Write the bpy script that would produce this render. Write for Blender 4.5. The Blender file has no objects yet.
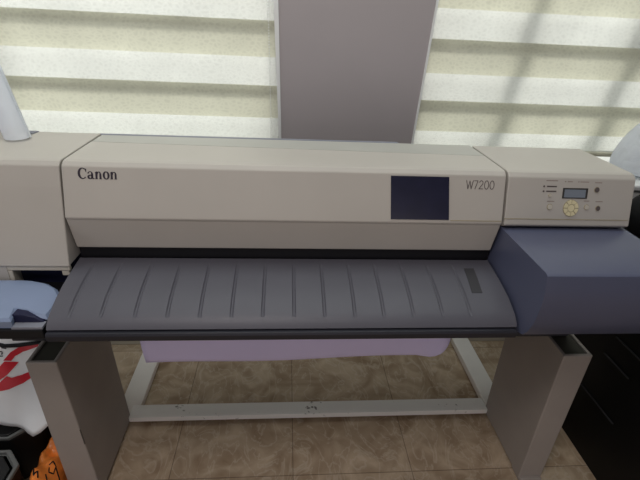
import bpy, bmesh, math, random
from mathutils import Vector, Matrix
random.seed(7)
S = bpy.context.scene
C = S.collection
PI = math.pi

# ------------------------------------------------------------ camera
def cam_axes(p, y, r):
    p, y, r = map(math.radians, (p, y, r))
    f = Vector((math.sin(y)*math.cos(p), math.cos(y)*math.cos(p), math.sin(p)))
    rt = Vector((math.cos(y), -math.sin(y), 0)); up = rt.cross(f)
    return f, rt*math.cos(r)+up*math.sin(r), up*math.cos(r)-rt*math.sin(r)
F, RT, UP = cam_axes(-27.6777, 5.2515, 3.0069)
cd = bpy.data.cameras.new('camera'); cam = bpy.data.objects.new('camera', cd); C.objects.link(cam)
cd.sensor_fit = 'HORIZONTAL'; cd.sensor_width = 36.0; cd.lens = 36.0*430/640; cd.clip_start = 0.02
cam.matrix_world = Matrix(((RT.x, UP.x, -F.x, -.0161), (RT.y, UP.y, -F.y, -.9342), (RT.z, UP.z, -F.z, 1.3554), (0, 0, 0, 1)))
S.camera = cam

# ------------------------------------------------------------ world, sun, big lights, exposure
w = bpy.data.worlds.new('world'); S.world = w; w.use_nodes = True
bg = w.node_tree.nodes['Background']; bg.inputs[0].default_value = (.96, .97, 1.0, 1); bg.inputs[1].default_value = .09
def light(name, kind, loc, target, power, col=(1, 1, 1), sx=1, sy=1, angle=.03):
    d = bpy.data.lights.new(name, kind); o = bpy.data.objects.new(name, d); C.objects.link(o)
    d.energy = power; d.color = col
    if kind == 'AREA': d.shape = 'RECTANGLE'; d.size = sx; d.size_y = sy
    if kind == 'SUN': d.angle = angle
    o.location = loc; o.rotation_euler = (Vector(target)-Vector(loc)).to_track_quat('-Z', 'Y').to_euler()
    return o
light('sun', 'SUN', (1.2, 4, 4.6), (.9, .6, 1.2), 2.2, (1, .97, .9), angle=.30)
light('sky_window_left', 'AREA', (-.85, 1.5, 2.1), (-.85, .6, 1.2), 26, (.97, 1, .98), 1.7, 1.7)
light('sky_window_right', 'AREA', (1.25, 1.5, 2.1), (1.25, .6, 1.2), 22, (.97, 1, .98), 1.7, 1.7)
light('ceiling_lamp', 'AREA', (-.3, -1.07, 2.6), (-.2, -.4, .3), 14.5, (1, .92, .88), .45, .45)
light('top_fill', 'AREA', (.1, .2, 2.65), (.1, .2, .3), 15, (.92, 1, .98), 2.4, .8)  # added soft overhead fill that lifts the top faces, not a fixture
light('front_fill', 'AREA', (.0, -3.6, .85), (.1, 0, .7), 16, (1, .90, .92), 3.0, 1.6)  # added broad fill behind the camera, stands for no known window
light('side_window', 'AREA', (-2.4, -.7, 1.7), (-.8, 0, .3), 7, (.95, .98, 1), 1.0, 1.2)
S.view_settings.view_transform = 'Standard'; S.view_settings.look = 'None'
S.view_settings.exposure = 0.0; S.view_settings.gamma = 1.0; S.view_settings.use_curve_mapping = False

# ------------------------------------------------------------ materials
def lin(c): return tuple(((v/255)/12.92 if v/255 <= .04045 else ((v/255+.055)/1.055)**2.4) for v in c)+(1,)
def base_mat(name):
    m = bpy.data.materials.new(name); m.use_nodes = True
    nt = m.node_tree; b = nt.nodes['Principled BSDF']
    return m, nt, b
def mat(name, rgb, rough=.5, spec=.4, var=.06, scale=6, bump=0, bscale=300, metal=0, coat=0, trans=0):
    m, nt, b = base_mat(name); N = nt.nodes; L = nt.links
    tc = N.new('ShaderNodeTexCoord'); no = N.new('ShaderNodeTexNoise'); no.inputs['Scale'].default_value = scale; no.inputs['Detail'].default_value = 5
    L.new(tc.outputs['Object'], no.inputs['Vector'])
    mr = N.new('ShaderNodeMapRange'); mr.inputs['From Min'].default_value = .3; mr.inputs['From Max'].default_value = .7
    mr.inputs['To Min'].default_value = 1-var; mr.inputs['To Max'].default_value = 1+var
    L.new(no.outputs['Fac'], mr.inputs['Value'])
    mx = N.new('ShaderNodeVectorMath'); mx.operation = 'SCALE'; mx.inputs[0].default_value = lin(rgb)[:3]
    L.new(mr.outputs[0], mx.inputs['Scale']); L.new(mx.outputs[0], b.inputs['Base Color'])
    b.inputs['Roughness'].default_value = rough; b.inputs['Specular IOR Level'].default_value = spec
    b.inputs['Metallic'].default_value = metal; b.inputs['Coat Weight'].default_value = coat
    if trans: b.inputs['Transmission Weight'].default_value = trans
    if bump:
        n2 = N.new('ShaderNodeTexNoise'); n2.inputs['Scale'].default_value = bscale; L.new(tc.outputs['Object'], n2.inputs['Vector'])
        bp = N.new('ShaderNodeBump'); bp.inputs['Strength'].default_value = bump; bp.inputs['Distance'].default_value = .002
        L.new(n2.outputs['Fac'], bp.inputs['Height']); L.new(bp.outputs[0], b.inputs['Normal'])
    return m
M = {}
M['beige'] = mat('beige_plastic', (182, 177, 169), .5, .35, .03, 5, .08, 900)
M['beige_trim'] = mat('beige_trim', (192, 186, 172), .5, .35, .03)
M['roll_cover'] = mat('grey_beige_cover', (174, 173, 166), .5, .35, .03)
M['rail'] = mat('blind_rail', (168, 164, 146), .5, .3)
M['rear_grey'] = mat('grey_rail', (128, 130, 140), .5, .3)
M['platen'] = mat('grey_platen', (84, 83, 91), .48, .45, .05, 8, .05, 1200)
M['platen_lip'] = mat('platen_lip', (36, 36, 44), .45, .4)
M['navy'] = mat('navy_plastic', (82, 86, 108), .36, .6, .03, 5, .05, 1200)
M['screen'] = mat('dark_window', (26, 27, 50), .25, .5, .1, 30)
M['black'] = mat('black_plastic', (16, 16, 20), .5, .3)
M['charcoal'] = mat('charcoal_plastic', (58, 57, 60), .5, .3)
M['navy_dark'] = mat('navy_recess', (30, 32, 60), .5, .3)
M['pale_blue'] = mat('pale_blue_plastic', (132, 146, 174), .35, .5, .03)
M['stand'] = mat('stand_paint', (160, 152, 145), .5, .35, .04, 9, .06, 700)
M['stand_pale'] = mat('pale_stand_paint', (236, 230, 222), .5, .35, .04, 9)
M['stand_top'] = mat('stand_cap', (70, 68, 60), .6, .3)
M['paper'] = mat('white_paper', (222, 214, 250), .8, .2, .02)
M['pier'] = mat('grey_wall_paint', (172, 165, 166), .75, .2, .03, 3, .1, 250)
M['white'] = mat('white_paint', (232, 234, 232), .5, .3, .02)
M['ink'] = mat('dark_print', (58, 52, 62), .6, .2)
M['lcd'] = mat('lcd_glass', (122, 130, 140), .25, .5)
M['lcd_frame'] = mat('lcd_frame', (60, 58, 56), .5, .3)
M['key'] = mat('cream_keys', (216, 206, 168), .5, .3)
M['key_line'] = mat('key_outline', (158, 148, 126), .5, .3)
M['key_grey'] = mat('grey_key', (92, 84, 82), .5, .3)
M['print_small'] = mat('small_print', (150, 138, 130), .6, .2)
M['lacquer'] = mat('black_lacquer', (9, 9, 10), .45, .25, .1)
M['lacquer_edge'] = mat('grey_edge', (48, 48, 50), .4, .4)  # lighter grey for the thin ledge lines on the cabinet side
M['bag_black'] = mat('black_bag_cloth', (8, 9, 12), .7, .2)
M['case'] = mat('black_case', (22, 23, 24), .4, .4, .1, 20)
M['case_rim'] = mat('case_rim', (104, 106, 104), .4, .5, .1, 30)
M['red'] = mat('red_print', (206, 44, 58), .4, .4)
M['grey_print'] = mat('grey_print', (70, 72, 78), .5, .3)
M['orange'] = mat('orange_bag', (242, 140, 60), .35, .5, .4, 22, .9, 55)  # strong tone noise paints paler highlights into the orange
M['bag_white'] = mat('white_bag', (240, 243, 244), .4, .45, .03, 12, .4, 35)
M['chip'] = mat('chipped_paint', (96, 90, 84), .7, .2)
M['brownwood'] = mat('brown_strip', (96, 76, 66), .6, .3)

def floor_mat():
    m, nt, b = base_mat('brown_marble_tile'); N = nt.nodes; L = nt.links
    tc = N.new('ShaderNodeTexCoord')
    mp = N.new('ShaderNodeMapping'); mp.inputs['Location'].default_value = (-.018, .036, 0); L.new(tc.outputs['Object'], mp.inputs['Vector'])
    br = N.new('ShaderNodeTexBrick'); br.offset = 0; br.inputs['Scale'].default_value = 1
    br.inputs['Brick Width'].default_value = .402; br.inputs['Row Height'].default_value = .604
    br.inputs['Mortar Size'].default_value = .0018; br.inputs['Mortar Smooth'].default_value = .3
    br.inputs['Color1'].default_value = (1, 1, 1, 1); br.inputs['Color2'].default_value = (.84, .84, .84, 1); br.inputs['Mortar'].default_value = (.48, .45, .42, 1)
    L.new(mp.outputs[0], br.inputs['Vector'])
    n1 = N.new('ShaderNodeTexNoise'); n1.inputs['Scale'].default_value = 7; n1.inputs['Detail'].default_value = 8; n1.inputs['Distortion'].default_value = 1.6
    L.new(tc.outputs['Object'], n1.inputs['Vector'])
    cr = N.new('ShaderNodeValToRGB'); e = cr.color_ramp.elements
    e[0].position = .30; e[0].color = lin((150, 126, 100)); e[1].position = .72; e[1].color = lin((206, 186, 160))
    L.new(n1.outputs['Fac'], cr.inputs['Fac'])
    n2 = N.new('ShaderNodeTexNoise'); n2.inputs['Scale'].default_value = 9; n2.inputs['Detail'].default_value = 6; n2.inputs['Distortion'].default_value = 2.5
    mp2 = N.new('ShaderNodeMapping'); mp2.inputs['Scale'].default_value = (1.0, .55, 1); mp2.inputs['Rotation'].default_value = (0, 0, .5)
    L.new(tc.outputs['Object'], mp2.inputs['Vector']); L.new(mp2.outputs[0], n2.inputs['Vector'])
    v = N.new('ShaderNodeValToRGB'); e = v.color_ramp.elements
    e[0].position = .47; e[0].color = (0, 0, 0, 1); e[1].position = .5; e[1].color = (1, 1, 1, 1)
    k = v.color_ramp.elements.new(.535); k.color = (0, 0, 0, 1)
    L.new(n2.outputs['Fac'], v.inputs['Fac'])
    mx = N.new('ShaderNodeMix'); mx.data_type = 'RGBA'; mx.inputs[7].default_value = lin((214, 200, 180))
    sc = N.new('ShaderNodeMath'); sc.operation = 'MULTIPLY'; sc.inputs[1].default_value = .45; L.new(v.outputs[0], sc.inputs[0])
    L.new(sc.outputs[0], mx.inputs[0]); L.new(cr.outputs[0], mx.inputs[6])
    mm = N.new('ShaderNodeMix'); mm.data_type = 'RGBA'; mm.blend_type = 'MULTIPLY'; mm.inputs[0].default_value = 1
    L.new(mx.outputs[2], mm.inputs[6]); L.new(br.outputs['Color'], mm.inputs[7]); L.new(mm.outputs[2], b.inputs['Base Color'])
    b.inputs['Roughness'].default_value = .38; b.inputs['Specular IOR Level'].default_value = .35
    return m
M['floor'] = floor_mat()

def dirty_white():
    m, nt, b = base_mat('scuffed_white_paint'); N = nt.nodes; L = nt.links
    tc = N.new('ShaderNodeTexCoord'); n = N.new('ShaderNodeTexNoise'); n.inputs['Scale'].default_value = 60; n.inputs['Detail'].default_value = 6
    n0 = N.new('ShaderNodeTexNoise'); n0.inputs['Scale'].default_value = 5
    L.new(tc.outputs['Object'], n.inputs['Vector']); L.new(tc.outputs['Object'], n0.inputs['Vector'])
    a = N.new('ShaderNodeMath'); a.operation = 'MULTIPLY'; L.new(n.outputs['Fac'], a.inputs[0]); L.new(n0.outputs['Fac'], a.inputs[1])
    cr = N.new('ShaderNodeValToRGB'); e = cr.color_ramp.elements
    e[0].position = .36; e[0].color = lin((240, 238, 232)); e[1].position = .42; e[1].color = lin((120, 112, 104))
    L.new(a.outputs[0], cr.inputs['Fac']); L.new(cr.outputs[0], b.inputs['Base Color']); b.inputs['Roughness'].default_value = .5
    return m
M['bar'] = dirty_white()

def fabric(name, z0, period=.196, solid=.107, rear=False):
    m, nt, b = base_mat(name); N = nt.nodes; L = nt.links; N.remove(b)
    out = N['Material Output']; tc = N.new('ShaderNodeTexCoord')
    # woven reptile-like relief in the cloth
    mp = N.new('ShaderNodeMapping'); mp.inputs['Scale'].default_value = (1, 1, 1.5); L.new(tc.outputs['Object'], mp.inputs['Vector'])
    nd = N.new('ShaderNodeTexNoise'); nd.inputs['Scale'].default_value = 9; nd.inputs['Detail'].default_value = 2; L.new(tc.outputs['Object'], nd.inputs['Vector'])
    ad = N.new('ShaderNodeVectorMath'); ad.operation = 'MULTIPLY_ADD'; ad.inputs[1].default_value = (.06, .06, .06)
    L.new(nd.outputs['Color'], ad.inputs[0]); L.new(mp.outputs[0], ad.inputs[2])
    vo = N.new('ShaderNodeTexVoronoi'); vo.feature = 'DISTANCE_TO_EDGE'; vo.inputs['Scale'].default_value = 60; L.new(ad.outputs[0], vo.inputs['Vector'])
    r1 = N.new('ShaderNodeMapRange'); r1.inputs['From Min'].default_value = 0; r1.inputs['From Max'].default_value = .35; r1.inputs['To Min'].default_value = 1.07; r1.inputs['To Max'].default_value = .95
    L.new(vo.outputs['Distance'], r1.inputs['Value'])
    nl = N.new('ShaderNodeTexNoise'); nl.inputs['Scale'].default_value = 5; L.new(tc.outputs['Object'], nl.inputs['Vector'])
    r2 = N.new('ShaderNodeMapRange'); r2.inputs['From Min'].default_value = .3; r2.inputs['From Max'].default_value = .7; r2.inputs['To Min'].default_value = .92; r2.inputs['To Max'].default_value = 1.06
    L.new(nl.outputs['Fac'], r2.inputs['Value'])
    pr = N.new('ShaderNodeMath'); pr.operation = 'MULTIPLY'; L.new(r1.outputs[0], pr.inputs[0]); L.new(r2.outputs[0], pr.inputs[1])
    def tinted(col):
        s = N.new('ShaderNodeVectorMath'); s.operation = 'SCALE'; s.inputs[0].default_value = col; L.new(pr.outputs[0], s.inputs['Scale']); return s.outputs[0]
    def cloth(t, d, k):
        T = N.new('ShaderNodeBsdfTranslucent'); L.new(tinted(t), T.inputs[0])
        D = N.new('ShaderNodeBsdfDiffuse'); L.new(tinted(d), D.inputs[0])
        x = N.new('ShaderNodeMixShader'); x.inputs[0].default_value = k; L.new(T.outputs[0], x.inputs[1]); L.new(D.outputs[0], x.inputs[2]); return x.outputs[0]
    if rear:
        L.new(cloth((.80, .82, .78), (.8, .8, .76), .35), out.inputs[0]); return m
    sx = N.new('ShaderNodeSeparateXYZ'); L.new(tc.outputs['Object'], sx.inputs[0])
    s1 = N.new('ShaderNodeMath'); s1.operation = 'SUBTRACT'; s1.inputs[0].default_value = z0; L.new(sx.outputs['Z'], s1.inputs[1])
    s2 = N.new('ShaderNodeMath'); s2.operation = 'DIVIDE'; s2.inputs[1].default_value = period; L.new(s1.outputs[0], s2.inputs[0])
    s3 = N.new('ShaderNodeMath'); s3.operation = 'FRACT'; L.new(s2.outputs[0], s3.inputs[0])
    s4 = N.new('ShaderNodeMath'); s4.operation = 'LESS_THAN'; s4.inputs[1].default_value = solid/period; L.new(s3.outputs[0], s4.inputs[0])
    solidc = cloth((.60, .60, .49), (.62, .60, .50), .36)
    tr = N.new('ShaderNodeBsdfTransparent'); tr.inputs[0].default_value = (1, 1, 1, 1)
    she = N.new('ShaderNodeMixShader'); she.inputs[0].default_value = .22; L.new(tr.outputs[0], she.inputs[1]); L.new(cloth((.85, .86, .82), (.85, .85, .82), .4), she.inputs[2])
    fx = N.new('ShaderNodeMixShader'); L.new(s4.outputs[0], fx.inputs[0]); L.new(she.outputs[0], fx.inputs[1]); L.new(solidc, fx.inputs[2])
    L.new(fx.outputs[0], out.inputs[0])
    return m

def glass_mat():
    m, nt, b = base_mat('window_glass'); N = nt.nodes; L = nt.links; N.remove(b)
    t = N.new('ShaderNodeBsdfTransparent'); g = N.new('ShaderNodeBsdfGlossy'); g.inputs['Roughness'].default_value = .02
    x = N.new('ShaderNodeMixShader'); x.inputs[0].default_value = .06; L.new(t.outputs[0], x.inputs[1]); L.new(g.outputs[0], x.inputs[2]); L.new(x.outputs[0], N['Material Output'].inputs[0])
    return m
M['glass'] = glass_mat()
def film_mat():
    m, nt, b = base_mat('cloudy_plastic_film'); N = nt.nodes; L = nt.links
    b.inputs['Base Color'].default_value = (.88, .90, .93, 1); b.inputs['Roughness'].default_value = .25
    tc = N.new('ShaderNodeTexCoord'); no = N.new('ShaderNodeTexNoise'); no.inputs['Scale'].default_value = 16; no.inputs['Distortion'].default_value = 1.5
    bp = N.new('ShaderNodeBump'); bp.inputs['Strength'].default_value = .7; bp.inputs['Distance'].default_value = .012
    L.new(tc.outputs['Object'], no.inputs['Vector']); L.new(no.outputs['Fac'], bp.inputs['Height']); L.new(bp.outputs[0], b.inputs['Normal'])
    t = N.new('ShaderNodeBsdfTranslucent'); t.inputs[0].default_value = (.85, .88, .93, 1)
    x = N.new('ShaderNodeMixShader'); x.inputs[0].default_value = .55
    L.new(b.outputs[0], x.inputs[1]); L.new(t.outputs[0], x.inputs[2]); L.new(x.outputs[0], N['Material Output'].inputs[0])
    return m
M['film'] = film_mat()

# ------------------------------------------------------------ mesh helpers
def obj(name, bm, m, parent=None, smooth=False, bevel=0, seg=2, auto=False):
    bmesh.ops.recalc_face_normals(bm, faces=bm.faces)
    me = bpy.data.meshes.new(name); bm.to_mesh(me); bm.free()
    o = bpy.data.objects.new(name, me); C.objects.link(o)
    for k in (m if isinstance(m, list) else [m]): me.materials.append(k)
    if auto:
        for p in me.polygons: p.use_smooth = True
        me.set_sharp_from_angle(angle=math.radians(28))
    if parent: o.parent = parent; o.matrix_parent_inverse = parent.matrix_world.inverted()
    if smooth:
        for p in me.polygons: p.use_smooth = True
    if bevel:
        b = o.modifiers.new('bevel', 'BEVEL'); b.width = bevel; b.segments = seg; b.limit_method = 'ANGLE'; b.angle_limit = math.radians(32)
        b.harden_normals = False
    return o
def thing(name, label, cat, loc, group=None):
    o = bpy.data.objects.new(name, None); C.objects.link(o); o.location = loc; o.empty_display_size = .05
    o['label'] = label; o['category'] = cat
    if group: o['group'] = group
    bpy.context.view_layer.update()
    return o
def tag(o, label, cat, group=None):
    o['label'] = label; o['category'] = cat
    if group: o['group'] = group
    return o
def struct(o): o['kind'] = 'structure'; return o
def box(bm, x0, x1, y0, y1, z0, z1):
    r = bmesh.ops.create_cube(bm, size=1)
    bmesh.ops.scale(bm, vec=(x1-x0, y1-y0, z1-z0), verts=r['verts'])
    bmesh.ops.translate(bm, vec=((x0+x1)/2, (y0+y1)/2, (z0+z1)/2), verts=r['verts'])
    return r['verts']
def bx(*a):
    bm = bmesh.new(); box(bm, *a); return bm
def loft(bm, rings, cap=True):                 # rings of equal length joined into a closed skin
    R = [[bm.verts.new(p) for p in r] for r in rings]
    n = len(R[0])
    for a, b in zip(R, R[1:]):
        for i in range(n): bm.faces.new((a[i], a[(i+1) % n], b[(i+1) % n], b[i]))
    if cap: bm.faces.new(R[0]); bm.faces.new(list(reversed(R[-1])))
    return R
def prof(bm, pts, x0, x1, pts1=None):          # a (y,z) outline pulled along x
    loft(bm, [[(x0, y, z) for y, z in pts], [(x1, y, z) for y, z in (pts1 or pts)]]); return bm
def prism(bm, poly, z0, z1):                   # an (x,y) outline pulled along z
    loft(bm, [[(x, y, z0) for x, y in poly], [(x, y, z1) for x, y in poly]]); return bm
def tube(bm, pts, r, n=10):
    rings = []
    for i, p in enumerate(pts):
        p = Vector(p); a = Vector(pts[max(i-1, 0)]); b = Vector(pts[min(i+1, len(pts)-1)])
        t = (b-a).normalized(); s = t.cross(Vector((0, 0, 1)) if abs(t.z) < .9 else Vector((1, 0, 0))).normalized(); u = t.cross(s)
        rings.append([tuple(p+(s*math.cos(q)+u*math.sin(q))*r) for q in [2*PI*k/n for k in range(n)]])
    loft(bm, rings); return bm

# ------------------------------------------------------------ the setting
YB = .60                                                    # plane of the blinds
struct(obj('floor', bx(-2.6, 3.0, -3.2, .66, -.05, 0), M['floor']))
# wall: solid below the sills, above the heads, at both ends
bm = bmesh.new()
box(bm, -2.6, 3.0, .64, .80, 0, .90); box(bm, -2.6, 3.0, .64, .80, 2.25, 2.7)
box(bm, -2.6, -1.75, .64, .80, .90, 2.25); box(bm, 2.1, 3.0, .64, .80, .90, 2.25)
struct(obj('wall_back', bm, M['pier']))
# pier between the two windows
bm = bmesh.new()
zt, zb = 2.7, .0
xl = lambda z: -.034-(z-.965)*.0262
xr = lambda z: .434+(z-.972)*.030
loft(bm, [[(xl(z), .57, z), (xr(z), .57, z), (xr(z), .80, z), (xl(z), .80, z)] for z in (zb, .965, 1.4, zt)])
struct(obj('wall_pier', bm, M['pier']))
def edge_strip(name, f, w0, w1):
    bm = bmesh.new()
    loft(bm, [[(f(z)+a, .566, z), (f(z)+b, .566, z), (f(z)+b, .585, z), (f(z)+a, .585, z)] for z, a, b in ((.90, w0[0], w0[1]), (2.25, w1[0], w1[1]))])
    struct(obj(name, bm, M['white']))
edge_strip('trim_1', xl, (-.006, .0015), (-.026, .001))
edge_strip('trim_2', xr, (-.001, .005), (-.001, .008))
struct(obj('baseboard_back', bx(-2.6, 3.0, .61, .64, 0, .05), M['beige_trim'], bevel=.004))
def window(n, x0, x1, mull):
    z0, z1 = .90, 2.25
    bm = bmesh.new(); f = .05
    box(bm, x0, x1, .70, .75, z0, z0+f); box(bm, x0, x1, .70, .75, z1-f, z1)
    box(bm, x0, x0+f*.5, .70, .75, z0, z1); box(bm, x1-f*.5, x1, .70, .75, z0, z1)
    wn = struct(obj('window_%d' % n, bm, M['white']))
    for xm, wd, tl in mull:
        bm = bmesh.new()
        loft(bm, [[(xm+s-wd/2, .69, z), (xm+s+wd/2, .69, z), (xm+s+wd/2, .75, z), (xm+s-wd/2, .75, z)] for z, s in ((z0, 0), (z1, tl))])
        obj('mullion', bm, M['white'], wn)
    obj('pane', bx(x0, x1, .722, .726, z0, z1), M['glass'], wn)
    bm = bmesh.new(); box(bm, x0-.02, x1+.02, .575, .70, .885, .905)
    struct(obj('trim_%d' % (n+2), bm, M['white'], bevel=.004))
window(1, -1.75, -.036, [(-1.0, .045, .1)])
window(2, .44, 2.1, [(.764, .052, .119), (1.149, .06, .149), (1.7, .045, .15)])

def blind(x0, x1, z0, label, chain_x, zbot):
    t = thing('roller_blind', label, 'blind', ((x0+x1)/2, YB, zbot), 'zebra blinds')
    fm = fabric('zebra_cloth', z0); rm = fabric('rear_cloth', z0, rear=True)
    def sheet(y, za, zb_, n):
        bm = bmesh.new(); r = []
        for k in range(n+1):
            z = za+(zb_-za)*k/n
            r.append([bm.verts.new((x0, y, z)), bm.verts.new((x1, y, z))])
        for a, b in zip(r, r[1:]): bm.faces.new((a[0], a[1], b[1], b[0]))
        return bm
    obj('front_cloth', sheet(YB, zbot, 2.2, 14), fm, t)
    per, sol = .196, .107
    k = -6
    bm = bmesh.new()
    while True:                                     # rear layer: each closed band sits behind an open band of the front
        top = z0-sol-per*k; bot = top-(per-sol)-.016
        if bot < zbot-.2: break
        top += .004
        if top < 2.2 and top > zbot:
            b = max(bot, zbot)
            v = [bm.verts.new(p) for p in ((x0, YB+.027, b), (x1, YB+.027, b), (x1, YB+.027, top), (x0, YB+.027, top))]; bm.faces.new(v)
        k += 1
    obj('rear_cloth', bm, rm, t)
    obj('bottom_rail', bx(x0, x1, YB-.012, YB+.014, zbot-.014, zbot), M['rail'], t, bevel=.004)
    obj('roller', tube(bmesh.new(), [(x0, YB+.01, 2.24), (x1, YB+.01, 2.24)], .035, 16), M['white'], t, True)
    bm = bmesh.new()
    for i in range(150):
        r = bmesh.ops.create_icosphere(bm, subdivisions=1, radius=.0024)
        bmesh.ops.translate(bm, vec=(chain_x-(1.0-(.95+i*.0082))*-.02, YB-.014, .95+i*.0082), verts=r['verts'])
    o = obj('bead_chain', bm, M['white'], t)
blind(-1.72, -.043, 1.33, 'left beige and white striped zebra window blind, left of the grey pier', -.068, .94)
blind(.447, 2.05, 1.302, 'right beige and white striped zebra window blind, right of the grey pier', 2.0, .938)

# ------------------------------------------------------------ printer stand
st = thing('printer_stand', 'off-white painted metal stand with two wide side legs carrying the printer', 'stand', (.09, .1, 0))
def side_leg(x0, x1, t0, t1, chip=False):
    bm = bmesh.new(); y0, y1, z1 = -.08, .20, .55; rm = .010
    q_ = [(x0, y0), (x1, y0), (x1, y1), (x0, y1)]
    o_ = [(t0, y0), (t1, y0), (t1, y1), (t0, y1)]
    i_ = [(t0+rm, y0+rm), (t1-rm, y0+rm), (t1-rm, y1-rm), (t0+rm, y1-rm)]
    loft(bm, [[(x, y, .012) for x, y in q_], [(x, y, z1) for x, y in o_], [(x, y, z1) for x, y in i_], [(x, y, z1-.012) for x, y in i_]])
    lg = obj('leg', bm, M['stand'], st, bevel=.003)
    obj('top_plate', bx(t0+rm, t1-rm, y0+rm, y1-rm, z1-.0119, z1-.005), M['stand_top'], lg)
    obj('foot', bx(x0+.002, x1-.002, y0-.012, y0+.05, 0, .02), M['stand'], lg, bevel=.004)
    obj('foot', bx(x0+.004, x1-.004, .13, .2, 0, .02), M['stand'], lg, bevel=.004)
    if chip:
        bm = bmesh.new(); loft(bm, [[(x1-.0085, y0-.0006, .30), (x1-.0066, y0-.0006, .30), (x1-.0066, y0+.002, .30)], [(x1-.0075, y0-.0006, .24), (x1-.005, y0-.0006, .24), (x1-.005, y0+.002, .24)]])
        obj('paint_chip', bm, M['chip'], lg)
    return lg
side_leg(-.662, -.573, -.662, -.587, True); side_leg(.770, .848, .757, .842)
def foot_beam(x0, x1):                                  # a low arm that runs back from a leg
    b = obj('foot_beam', bx(x0, x1, .2, .60,   .006, .035), M['stand_pale'], st, bevel=.003)
    obj('foot_pad', bx(x0+.015, x1-.015, .54, .58, 0, .006), M['black'], b)
foot_beam(-.622, -.545); foot_beam(.773, .850)
obj('crossbar', bx(-.573, .770, .180, .238, .014, .036), M['bar'], st, bevel=.002)

# ------------------------------------------------------------ the wide-format printer
pr = thing('wide_format_printer', 'long beige and dark blue wide-format plotter printer standing on the off-white stand', 'printer', (.05, .15, .55))
# chassis carrying everything
bm = bmesh.new()
prof(bm, [(.0, .55), (.29, .55), (.31, .60), (.31, .90), (.26, 1.03), (.03, 1.03), (.03, .86), (.0, .84)], -.735, .818)
obj('chassis', bm, M['charcoal'], pr, bevel=.004)
# carriage cover between the seams; it is folded at the crease
XA, XB = -.498, .4985
front = [(.012, 1.0505), (.003, 1.0485), (-.0068, 1.041), (-.0182, 1.006), (-.0348, .955), (-.0415, .934), (-.0385, .928), (-.022, .850), (-.012, .847), (.03, .86), (.03, 1.045)]
cp = lambda yc: [(yc, 1.0505)]+front[:-1]+[(.03, 1.035), (yc, 1.035)]
bm = bmesh.new(); prof(bm, cp(.157), XA, XB, cp(.123))
cover = obj('carriage_cover', bm, M['beige'], pr, bevel=.0022)
rc = lambda yc: [(yc, 1.0495), (.228, 1.0485), (.236, 1.044), (.236, 1.032), (yc, 1.032)]
bm = bmesh.new(); prof(bm, rc(.1612), XA, XB, rc(.1272))
obj('roll_cover', bm, M['roll_cover'], pr, bevel=.001)
obj('rear_rail', bx(-.52, .30, .2365, .256, 1.03, 1.047), M['rear_grey'], pr, bevel=.006)
obj('rear_rail', bx(.30, .49, .2365, .246, 1.03, 1.044), M['rear_grey'], pr, bevel=.004)
# left housing, open below for the ink hatch
lp = [(.235, 1.051), (.012, 1.0505), (.003, 1.0485), (-.0068, 1.041), (-.020, .9975), (-.066, .823), (.03, .823), (.06, 1.03), (.235, 1.03)]
bm = bmesh.new(); prof(bm, lp, -.745, -.5025)
lh = obj('left_housing', bm, M['beige'], pr, bevel=.0025)
obj('housing_skirt', bx(-.745, -.641, -.062, .0, .762, .8228), M['beige'], lh)
bm = bmesh.new(); box(bm, -.641, -.5045, -.062, -.052, .810, .8225); box(bm, -.641, -.631, -.062, -.0, .765, .810)
box(bm, -.525, -.508, -.060, -.045, .796, .810)
obj('hatch_frame', bm, M['beige_trim'], lh, bevel=.002)
obj('hatch_recess', bx(-.6305, -.5045, -.035, .0, .762, .8225), M['navy_dark'], lh)
bm = bmesh.new(); prism(bm, [(-.70, .205), (-.66, .205), (-.655, .232), (-.70, .232)], 1.0505, 1.054); obj('grip', bm, M['rear_grey'], lh, bevel=.002)
# pale blue hatch lever below it
arc = [(-.745, -.068), (-.60, -.068), (-.58, -.071), (-.55, -.080), (-.525, -.094), (-.510, -.112), (-.504, -.145), (-.506, -.186), (-.524, -.187), (-.543, -.180), (-.570, -.176), (-.562, -.209), (-.745, -.209)]
def inset(a, k):
    cx, cy = -.62, -.13
    return [(x+(k if x < cx else -k), y+(k if y < cy else -k)) for x, y in a]
tz = lambda x, y: .791-.9*max(0, x+.545)**1.3-.04*max(0, -y-.1)
bm = bmesh.new()
loft(bm, [[(x, y, .7625) for x, y in inset(arc, .003)], [(x, y, tz(x, y)-.006) for x, y in arc], [(x, y, tz(x, y)) for x, y in inset(arc, .005)], [(x*.9-.062, y*.85-.0195, tz(x, y)+.003) for x, y in inset(arc, .012)]])
obj('ink_hatch', bm, M['pale_blue'], pr, auto=True)
bm = bmesh.new(); loft(bm, [[(x, y, z) for x, z in ((-.572, .763), (-.568, .7865), (-.545, .785), (-.525, .778), (-.511, .768), (-.511, .763))] for y in (-.193, -.172)])
obj('hatch_front', bm, M['navy_dark'], pr, bevel=.0015)
obj('hatch_tray', bx(-.745, -.506, -.212, .0, .738, .762), M['black'], pr, bevel=.003)
obj('tray_rim', bx(-.566, -.506, -.2095, -.19, .762, .767), M['rear_grey'], pr)
# right housing with the control panel
rp = [(.225, 1.049), (.012, 1.0495), (.003, 1.0475), (-.0068, 1.039), (-.0172, 1.004), (-.040, .930), (-.03, .922), (.03, .92), (.225, 1.0)]
bm = bmesh.new(); prof(bm, rp, .505, .823)
rh = obj('right_housing', bm, M['beige'], pr, bevel=.0025)
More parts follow.
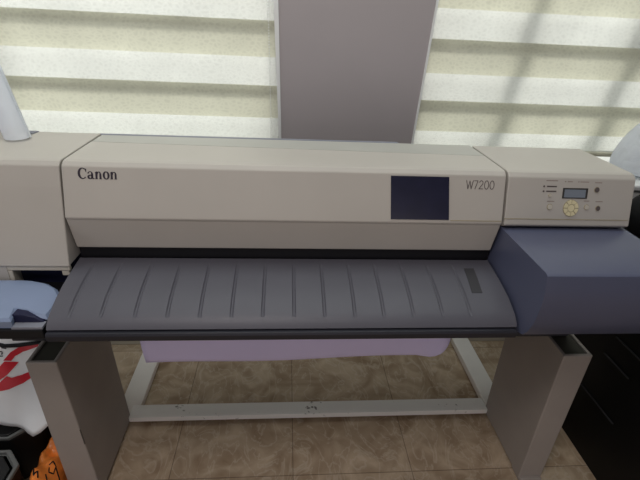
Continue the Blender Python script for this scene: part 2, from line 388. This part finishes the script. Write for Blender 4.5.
# a frame on the slanted front: x along the printer, s up the slope
fa, fb = Vector((0, -.0401, .930)), Vector((0, -.0173, 1.004)); fu = (fb-fa).normalized(); fn = Vector((0, -fu.z, fu.y))
def onface(x, z, h=0):
    s = (z-fa.z)/fu.z; p = fa+fu*s+fn*h; return Vector((x, p.y, p.z))
def slab(bm, pts, h0, h1, f=onface):
    loft(bm, [[tuple(f(x, z, h0)) for x, z in pts], [tuple(f(x, z, h1)) for x, z in pts]])
def disc(x, z, r, n=24, a0=0, a1=2*PI): return [(x+r*math.cos(a0+(a1-a0)*k/n), z+r*math.sin(a0+(a1-a0)*k/n)) for k in range(n)]
def rect(x0, x1, z0, z1): return [(x0, z0), (x1, z0), (x1, z1), (x0, z1)]
bm = bmesh.new(); slab(bm, rect(.504, .818, .9435, .9455), -.0005, .0006); obj('panel_groove', bm, M['key_line'], rh)
bm = bmesh.new(); slab(bm, rect(.642, .705, .993, 1.017), -.001, .0012); sc = obj('display', bm, M['lcd_frame'], rh, bevel=.0008)
bm = bmesh.new(); slab(bm, rect(.646, .699, .9955, 1.0135), .001, .0017); obj('display_glass', bm, M['lcd'], sc)
bm = bmesh.new(); slab(bm, disc(.667, .971, .0195, 32), -.001, .0012); kw = obj('key_wheel', bm, M['key_line'], rh)
for k in range(8):
    a = k*PI/4+.06; b = (k+1)*PI/4-.06; n = 5
    pts = [(.667+.0182*math.cos(a+(b-a)*i/n), .971+.0182*math.sin(a+(b-a)*i/n)) for i in range(n+1)]
    pts += [(.667+.0095*math.cos(b-(b-a)*i/n), .971+.0095*math.sin(b-(b-a)*i/n)) for i in range(n+1)]
    bm = bmesh.new(); slab(bm, pts, .001, .0026); obj('key', bm, M['key'], kw)
bm = bmesh.new(); slab(bm, disc(.667, .971, .0082), .001, .0026); obj('key', bm, M['key'], kw)
for x, z, r, mk in ((.727, 1.014, .0068, 'key_grey'), (.736, .9715, .0064, 'key_grey'), (.707, .9735, .0066, 'beige_trim'), (.614, .973, .0072, 'beige_trim'), (.611, .999, .004, 'beige_trim')):
    bm = bmesh.new(); slab(bm, disc(x, z, r), -.001, .0008); bt = obj('button', bm, M['key_line'], rh)
    bm = bmesh.new(); slab(bm, disc(x, z, r*.8), .0005, .0022); obj('button_cap', bm, M[mk], bt)
bm = bmesh.new()
for x in (.594,):
    for z in (1.0195, 1.0085): slab(bm, disc(x, z, .0022, 10), -.001, .001)
for z in (1.0195, 1.0085): slab(bm, rect(.601, .626, z-.0016, z+.0016), -.001, .0003)
obj('indicator', bm, M['key_grey'], rh)
for x0, x1, z in ((.598, .627, 1.0325), (.644, .648, 1.031), (.651, .664, 1.031), (.677, .681, 1.031), (.683, .705, 1.031), (.720, .738, 1.030), (.606, .624, .986), (.698, .712, .988), (.728, .746, .987)):
    bm = bmesh.new(); slab(bm, rect(x0, x1, z-.0011, z+.0011), -.001, .0003); obj('key_caption', bm, M['print_small'], rh)
# dark blue ink box beside the platen
bp_ = [(-.012, .9185), (-.236, .9175), (-.243, .914), (-.251, .885), (-.2545, .855), (-.2535, .825), (-.249, .797), (-.240, .772), (-.226, .752), (-.20, .742), (.0, .742)]
bm = bmesh.new(); prof(bm, bp_, .506, .824)
obj('ink_box', bm, M['navy'], pr, auto=True)
# platen / exit guide with moulded grooves
gx = [-.458, -.395, -.327, -.261, -.194, -.128, -.062, .005, .071, .137, .201, .267, .333, .397]
top = [(-.014, .815), (-.02, .8205), (-.045, .8175), (-.06, .8155), (-.09, .811), (-.12, .8055), (-.15, .798), (-.175, .7885), (-.187, .7832), (-.195, .779), (-.206, .770), (-.212, .7615)]
bot = [(-.208, .757), (-.19, .752), (-.1, .775), (-.014, .79)]
xs = [-.4985]
for g in gx: xs += [g-.006, g-.0042, g-.0018, g, g+.0018, g+.0042, g+.006]
xs += [.4985]
bm = bmesh.new(); rings = []
for x in xs:
    d = 0
    for g in gx:
        if abs(x-g) < .003: d = .0040 if abs(x-g) < .001 else .0034
    rings.append([(x, y, z-d*(0 if y < -.19 or y > -.05 else 1)) for y, z in top]+[(x, y, z) for y, z in bot])
loft(bm, rings)
pl = obj('exit_guide', bm, M['platen'], pr, auto=True)
bm = bmesh.new(); prof(bm, [(-.2085, .7575), (-.219, .7575), (-.222, .752), (-.2205, .739), (-.214, .733), (-.15, .735), (-.15, .755)], -.4985, .4985)
obj('guide_lip', bm, M['platen_lip'], pr, bevel=.0015)
def ontop(x, y, h=0):
    for (ya, za), (yb, zb2) in zip(top, top[1:]):
        if yb <= y <= ya: return Vector((x, y, za+(zb2-za)*(y-ya)/(yb-ya)+h))
bm = bmesh.new(); rows = [(-.055, .424, .449), (-.06, .4238, .4487), (-.09, .421, .446), (-.12, .4175, .4425), (-.138, .416, .441)]
for (ya, a0, a1), (yb, b0, b1) in zip(rows, rows[1:]):
    loft(bm, [[tuple(ontop(x, y, h)) for x, y in ((a0, ya), (a1, ya), (b1, yb), (b0, yb))] for h in (-.001, .001)])
bmesh.ops.remove_doubles(bm, verts=bm.verts, dist=1e-5)
obj('grip_pad', bm, M['charcoal'], pr)
# dark feed slot under the cover
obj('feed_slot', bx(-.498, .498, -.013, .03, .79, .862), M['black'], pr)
obj('pinch_roller', tube(bmesh.new(), [(-.47, .0, .836), (.48, .0, .836)], .007, 14), M['charcoal'], pr, True)
# dark viewing window in the cover
def oncov(x, z, h=0):
    ps = front[2:6]
    for (ya, za), (yb, zb2) in zip(ps, ps[1:]):
        if zb2 <= z <= za:
            y = ya+(yb-ya)*(z-za)/(zb2-za); return Vector((x, y-h, z+h*.3))
    return Vector((x, ps[-1][0]-h, z))
bm = bmesh.new()
zs = (1.036, 1.02, 1.006, .98, .955, .941)
for k in range(len(zs)-1):
    z0, z1 = zs[k], zs[k+1]
    loft(bm, [[tuple(oncov(x, z, h)) for x, z in ((.224+(1.036-z0)*.05, z0), (.361+(1.036-z0)*.07, z0), (.361+(1.036-z1)*.07, z1), (.224+(1.036-z1)*.05, z1))] for h in (-.002, .0015)])
bmesh.ops.remove_doubles(bm, verts=bm.verts, dist=1e-5)
obj('viewing_window', bm, M['screen'], cover)
bm = bmesh.new()
loft(bm, [[tuple(oncov(x, z, h)) for x, z in rect(.372, .497, .9385, .9405)] for h in (-.001, .0007)])
obj('cover_groove', bm, M['key_line'], cover)

# lettering on the cover
def seg(cx, cy, ro, ri, a0, a1, off=0, n=16):            # crescent: outer ellipse minus an inner one shifted by off
    o_ = [(cx+ro[0]*math.cos(a0+(a1-a0)*k/n), cy+ro[1]*math.sin(a0+(a1-a0)*k/n)) for k in range(n+1)]
    i_ = [(cx+off+ri[0]*math.cos(a0+(a1-a0)*k/n), cy+ri[1]*math.sin(a0+(a1-a0)*k/n)) for k in range(n+1)]
    return [(o_[k], o_[k+1], i_[k+1], i_[k]) for k in range(n)]
def glyph_C():
    q = seg(.62, .72, (.62, .74), (.36, .62), math.radians(48), math.radians(318), .06)
    return q+[[(1.0, 1.02), (1.14, .86), (1.14, 1.34), (1.02, 1.28)]], 1.28
def glyph_n(x=0):
    q = [[(.05, 0), (.32, 0), (.32, 1.0), (.05, .92)], [(-.03, 0), (.35, 0), (.35, .07), (-.03, .07)], [(-.06, .84), (.05, .84), (.27, 1.0), (.22, 1.0)]]
    q += seg(.52, .62, (.30, .37), (.12, .27), 0, PI, -.03, 10)
    q += [[(.58, 0), (.84, 0), (.84, .64), (.58, .64)], [(.53, 0), (.9, 0), (.9, .07), (.53, .07)]]
    return q, 1.02
def glyph_o():
    return seg(.45, .5, (.46, .53), (.18, .41), 0, 2*PI, 0, 24), 1.0
def glyph_a():
    q = seg(.36, .66, (.36, .34), (.17, .26), .1, PI*.95, 0, 10)
    q += [[(.48, .1), (.75, .06), (.75, .70), (.48, .70)], [(.66, 0), (.9, .0), (.9, .1), (.66, .16)]]
    q += seg(.34, .27, (.36, .29), (.12, .18), 0, 2*PI, .02, 18)
    return q, 1.0
def letters(bm, gl, x, z, h, f):
    for g in gl:
        q, adv = g()
        for poly in q: slab(bm, [(x+a*h, z+b*h) for a, b in poly], -.0005, .0006, f)
        x += adv*h
    return x
bm = bmesh.new(); letters(bm, [glyph_C, glyph_a, glyph_n, glyph_o, glyph_n], -.4645, 1.0155, .0158, oncov)
obj('brand_lettering', bm, M['ink'], cover)
def bar(a, b, t):
    a, b = Vector(a), Vector(b); d = (b-a).normalized(); n = Vector((-d.y, d.x))*t/2
    return [tuple(a+n), tuple(a-n), tuple(b-n), tuple(b+n)]
T = .085
W = [bar((0, 1), (.22, 0), T), bar((.22, 0), (.42, .95), T), bar((.42, .95), (.62, 0), T), bar((.62, 0), (.84, 1), T)]
SEV = [bar((0, .96), (.5, .96), T), bar((.48, .98), (.14, 0), T)]
ZER = seg(.3, .5, (.3, .52), (.215, .435), 0, 2*PI, 0, 22)
TWO = seg(.27, .72, (.26, .3), (.175, .215), math.radians(-20), math.radians(170), 0, 12)+[bar((.485, .64), (.04, .06), T), bar((0, .045), (.54, .045), T)]
bm = bmesh.new(); x = .4035
for q, adv in ((W, .95), (SEV, .62), (TWO, .66), (ZER, .68), (ZER, .68)):
    for poly in q: slab(bm, [(x+a*.0193, 1.0105+b*.0193) for a, b in poly], -.0005, .0005, oncov)
    x += adv*.0193
obj('model_lettering', bm, M['key_grey'], cover)

# ------------------------------------------------------------ paper hanging below the printer
bm = bmesh.new(); nx, nz = 40, 10; G = []
for i in range(nx+1):
    u = i/nx; col = []
    for j in range(nz+1):
        v = j/nz
        x = -.415+.887*u; zbm = .436+(.457-.436)*u
        z = .549+(zbm-.549)*v
        if u > .93: x -= .012*((u-.93)/.07)*v*v*2; z += .022*((u-.93)/.07)**2*v*v
        y = .02+.004*math.sin(u*9+v)+.012*v*v-(.02*max(0, u-.9)/.1*v)
        col.append((x, y, z))
    G.append(col)
def grid(bm, G, th=.0006):
    A = [[bm.verts.new(p) for p in c] for c in G]; B = [[bm.verts.new((p[0], p[1]+th, p[2])) for p in c] for c in G]
    n, m = len(G)-1, len(G[0])-1
    for i in range(n):
        for j in range(m):
            bm.faces.new((A[i][j], A[i+1][j], A[i+1][j+1], A[i][j+1])); bm.faces.new((B[i][j], B[i][j+1], B[i+1][j+1], B[i+1][j]))
    for i in range(n):
        bm.faces.new((A[i][0], B[i][0], B[i+1][0], A[i+1][0])); bm.faces.new((A[i][m], A[i+1][m], B[i+1][m], B[i][m]))
    for j in range(m):
        bm.faces.new((A[0][j], A[0][j+1], B[0][j+1], B[0][j])); bm.faces.new((A[n][j], B[n][j], B[n][j+1], A[n][j+1]))
grid(bm, G)
tag(obj('paper_sheet', bm, M['paper'], smooth=True), 'wide white paper sheet hanging down below the grey exit guide between the legs', 'paper')

# ------------------------------------------------------------ rolled sheet leaning at the left end
bm = bmesh.new(); A0, A1 = Vector((-.668, .155, 1.0555)), Vector((-1.0, .545, 1.60)); d = (A1-A0).normalized()
s = Vector((1, 0, 0)); u = Vector((0, 1, 0))
rings = []
for k in range(9):
    p = A0.lerp(A1, k/8); r_ = .030+.004*k/8
    sp = []
    for q in range(31): a = q/30*2*PI*1.35; rr = r_-.006*q/30; sp.append(tuple(p+s*rr*math.cos(a)+u*rr*math.sin(a)))
    rings.append(sp)
Vv = [[bm.verts.new(p) for p in r] for r in rings]
for a, b in zip(Vv, Vv[1:]):
    for i in range(30): bm.faces.new((a[i], a[i+1], b[i+1], b[i]))
tag(obj('rolled_sheet', bm, M['film'], smooth=True), 'white rolled plastic sheet leaning at the left end of the printer top against the blind', 'roll')

# ------------------------------------------------------------ right side: cabinet, bags
cb = thing('cabinet', 'black lacquered cabinet on the floor right of the printer', 'cabinet', (1.3, .1, 0))
obj('body', bx(1.045, 1.60, -.42, .53, 0, .80), M['lacquer'], cb, bevel=.003)
for z, ya, yb in ((.231, -.052, .117), (.406, -.03, .085), (.487, -.42, .07)): obj('ledge', bx(1.0395, 1.06, ya, yb, z-.0015, z+.0015), M['lacquer_edge'], cb)
def blob(name, pts, m, fn, seed, lv=2):
    """closed soft form through a stack of (z, half x, half y, cx, cy) rings"""
    rnd = random.Random(seed); bm = bmesh.new(); n = 22; rings = []
    for z, hx, hy, cx, cy in pts:
        ring = []
        for k in range(n):
            a = 2*PI*k/n; e = .62; ca, sa = math.cos(a), math.sin(a); j = 1+fn*(rnd.random()-.5)
            ring.append((cx+hx*j*math.copysign(abs(ca)**e, ca), cy+hy*j*math.copysign(abs(sa)**e, sa), z+fn*.03*(rnd.random()-.5)))
        rings.append(ring)
    loft(bm, rings); o = obj(name, bm, m, smooth=True)
    sb = o.modifiers.new('sub', 'SUBSURF'); sb.levels = sb.render_levels = lv
    return o
tag(blob('tote_bag', [(.802, .13, .11, 1.17, .12), (.83, .165, .13, 1.165, .12), (.88, .17, .13, 1.165, .12), (.915, .15, .12, 1.165, .12), (.95, .12, .10, 1.19, .12), (.965, .08, .05, 1.2, .12)], M['bag_black'], .02, 3),
    'slouching black cloth bag on the cabinet at the right edge', 'bag')
bxp = thing('storage_box', 'small white plastic box with a lid behind the black bag', 'box', (1.24, .38, .80))
obj('box_body', bx(1.06, 1.42, .28, .50, .801, .905), M['white'], bxp, bevel=.008)
obj('box_lid', bx(1.05, 1.43, .27, .51, .905, .925), M['white'], bxp, bevel=.006)
pb = thing('plastic_bag', 'cloudy white plastic bag with a dark drawstring standing right of the printer', 'bag', (1.2, .38, .926))
o = blob('bag_body', [(.927, .13, .075, 1.235, .385), (.95, .15, .09, 1.235, .385), (1.0, .145, .09, 1.235, .385), (1.06, .125, .08, 1.245, .385), (1.12, .105, .06, 1.27, .385), (1.18, .075, .035, 1.30, .385), (1.22, .05, .03, 1.33, .385)], M['film'], .09, 11)
o.parent = pb; o.matrix_parent_inverse = pb.matrix_world.inverted()
obj('drawstring', tube(bmesh.new(), [(1.132, .36, 1.058), (1.16, .318, 1.060), (1.21, .300, 1.054), (1.28, .296, 1.046), (1.36, .32, 1.05)], .0035, 8), M['charcoal'], pb, True)

# ------------------------------------------------------------ left side: cases and bags on the floor
def hard_case(y_front, xr_, z1, label, yb=.35, ch=.10, x0=-1.35):
    poly = [(x0, y_front-.0), (xr_, y_front), (xr_+ch, y_front-ch), (xr_+ch, -.45), (x0, -.45)]
    return poly
def case(poly, z1, label):
    cx = sum(p[0] for p in poly)/len(poly); cy = sum(p[1] for p in poly)/len(poly)
    t = thing('hard_case', label, 'case', (cx, cy, 0), 'black hard cases')
    bm = bmesh.new(); prism(bm, poly, 0, z1-.012); obj('shell', bm, M['case'], t, bevel=.006)
    sh = lambda k: [(cx+(x-cx)*k, cy+(y-cy)*k) for x, y in poly]
    bm = bmesh.new(); a, b = sh(1.012), sh(.965)
    loft(bm, [[(x, y, z1-.012) for x, y in a], [(x, y, z1) for x, y in a], [(x, y, z1) for x, y in b], [(x, y, z1-.012) for x, y in b]])
    obj('rim', bm, M['case_rim'], t, bevel=.003)
    bm = bmesh.new(); prism(bm, sh(.93), z1-.012, z1-.004); obj('lid', bm, M['case'], t, bevel=.004)
    return t
case([(-1.30, -.062), (-.803, -.062), (-.757, -.108), (-.757, -.50), (-1.30, -.50)], .20, 'black hard case with a grey rim, nearest the camera at the left')
case([(-1.30, .30), (-.86, .30), (-.772, .21), (-.772, .04), (-.83, -.02), (-1.30, -.02)], .20, 'black hard case standing under the white shopping bag')

# white carrier bag with red print, resting on the rear case, leaning on the leg
sb = thing('shopping_bag', 'white plastic carrier bag with red printed emblem left of the stand leg', 'bag', (-.84, .05, .2))
def bag_pt(u, v):                                        # u 0..1 across, v 0..1 downwards on the front face
    x = -1.12+.44*u; z = .60-.385*v+.012*math.sin(u*7)*v
    y = .10-.12*v+.012*math.sin(6*u+4*v)+.006*math.sin(17*u-9*v)+.007*v**4*math.sin(30*u+5*v)
    return x, y, z
bm = bmesh.new(); G = []
for i in range(25):
    u = i/24; c = []
    for j in range(21):
        vm = .93 if u < .62 else .93+.075*((u-.62)/.23)**1.3 if u < .85 else 1.005-.09*(u-.85)/.15
        v = .17+(vm-.17)*j/20; x, y, z = bag_pt(u, v)
        c.append((x, y, z))
    G.append(c)
grid(bm, G, .07)
obj('bag_skin', bm, M['bag_white'], sb, smooth=True)
def decal(name, polys, m):                               # print that follows the skin
    bm = bmesh.new()
    for poly in polys: bm.faces.new([bm.verts.new((u, v, 0)) for u, v in poly])
    bmesh.ops.triangulate(bm, faces=bm.faces)
    bmesh.ops.subdivide_edges(bm, edges=bm.edges, cuts=3, use_grid_fill=True)
    for q in bm.verts:
        x, y, z = bag_pt(q.co.x, q.co.y); q.co = (x, y-.0018, z)
    return obj(name, bm, m, sb)
decal('emblem', [[(.692, .409), (.754, .335), (.807, .3), (.869, .291), (.924, .299), (.909, .325), (.828, .339), (.776, .369), (.741, .414)],
    [(.616, .492), (.67, .447), (.697, .417), (.786, .426), (.741, .479), (.7, .524), (.654, .554), (.609, .569)],
    [(.607, .584), (.659, .566), (.696, .532), (.722, .554), (.779, .545), (.863, .504), (.865, .554), (.779, .615), (.702, .633), (.603, .63)]], M['red'])
decal('small_lettering', [[(.703, .296), (.736, .3), (.732, .309), (.702, .305)], [(.675, .328), (.7, .329), (.704, .345), (.694, .361), (.685, .356), (.696, .344), (.693, .338), (.674, .338)],
    [(.672, .366), (.699, .366), (.696, .375), (.671, .376)]], M['grey_print'])
bm = bmesh.new()
tube(bm, [tuple(Vector(bag_pt(u, v))-Vector((0, .004, 0))) for u, v in ((.56, .25), (.664, .262), (.73, .278), (.81, .28), (.91, .292), (.97, .30))], .0055, 8)
obj('strap', bm, M['black'], sb, True)

# crumpled orange bag between the case and the leg
ob = thing('plastic_sack', 'crumpled orange plastic bag with black script on the floor beside the stand leg', 'bag', (-.72, -.02, 0))
def sack_h(x, y):
    a, b = (x+.715)/.042, (y+.0)/.21
    r = min(1, (abs(a)**2.6+abs(b)**2.6)**(1/2.6))
    c = .012*math.sin(63*x+24*y)+.009*math.sin(41*y-70*x)+.006*math.sin(110*y+60*x)
    return (.155+c*1.2)*(1-r**3)**.5 if r < 1 else 0
bm = bmesh.new(); n = 36; V = {}
for i in range(n+1):
    for j in range(n+1):
        a, b = 2*i/n-1, 2*j/n-1
        k = max(abs(a), abs(b)); l = (abs(a)**2.6+abs(b)**2.6)**(1/2.6); f = k/l if l else 1
        x, y = -.715+.042*a*f, .21*b*f
        V[i, j] = bm.verts.new((x, y, max(.002, sack_h(x, y)+.002)))
for i in range(n):
    for j in range(n): bm.faces.new((V[i, j], V[i+1, j], V[i+1, j+1], V[i, j+1]))
rim = [V[i, 0] for i in range(n)]+[V[n, j] for j in range(n)]+[V[n-i, n] for i in range(n)]+[V[0, n-j] for j in range(n)]
bm.faces.new(rim)
obj('sack_skin', bm, M['orange'], ob, smooth=True)
bm = bmesh.new()
for line in ([(-.700, -.075), (-.694, -.064), (-.687, -.070), (-.689, -.086), (-.697, -.09), (-.700, -.077)], [(-.687, -.072), (-.681, -.082), (-.677, -.094), (-.682, -.104), (-.687, -.096), (-.680, -.092)],
             [(-.722, -.105), (-.718, -.12), (-.712, -.107), (-.706, -.125)], [(-.700, -.10), (-.692, -.115), (-.686, -.13)]):
    pts = []
    for (xa, ya), (xb, yb) in zip(line, line[1:]):
        for q in range(4): x, y = xa+(xb-xa)*q/4, ya+(yb-ya)*q/4; pts.append((x, y, sack_h(x, y)+.003))
    tube(bm, pts, .0018, 6)
obj('script', bm, M['black'], ob, True)
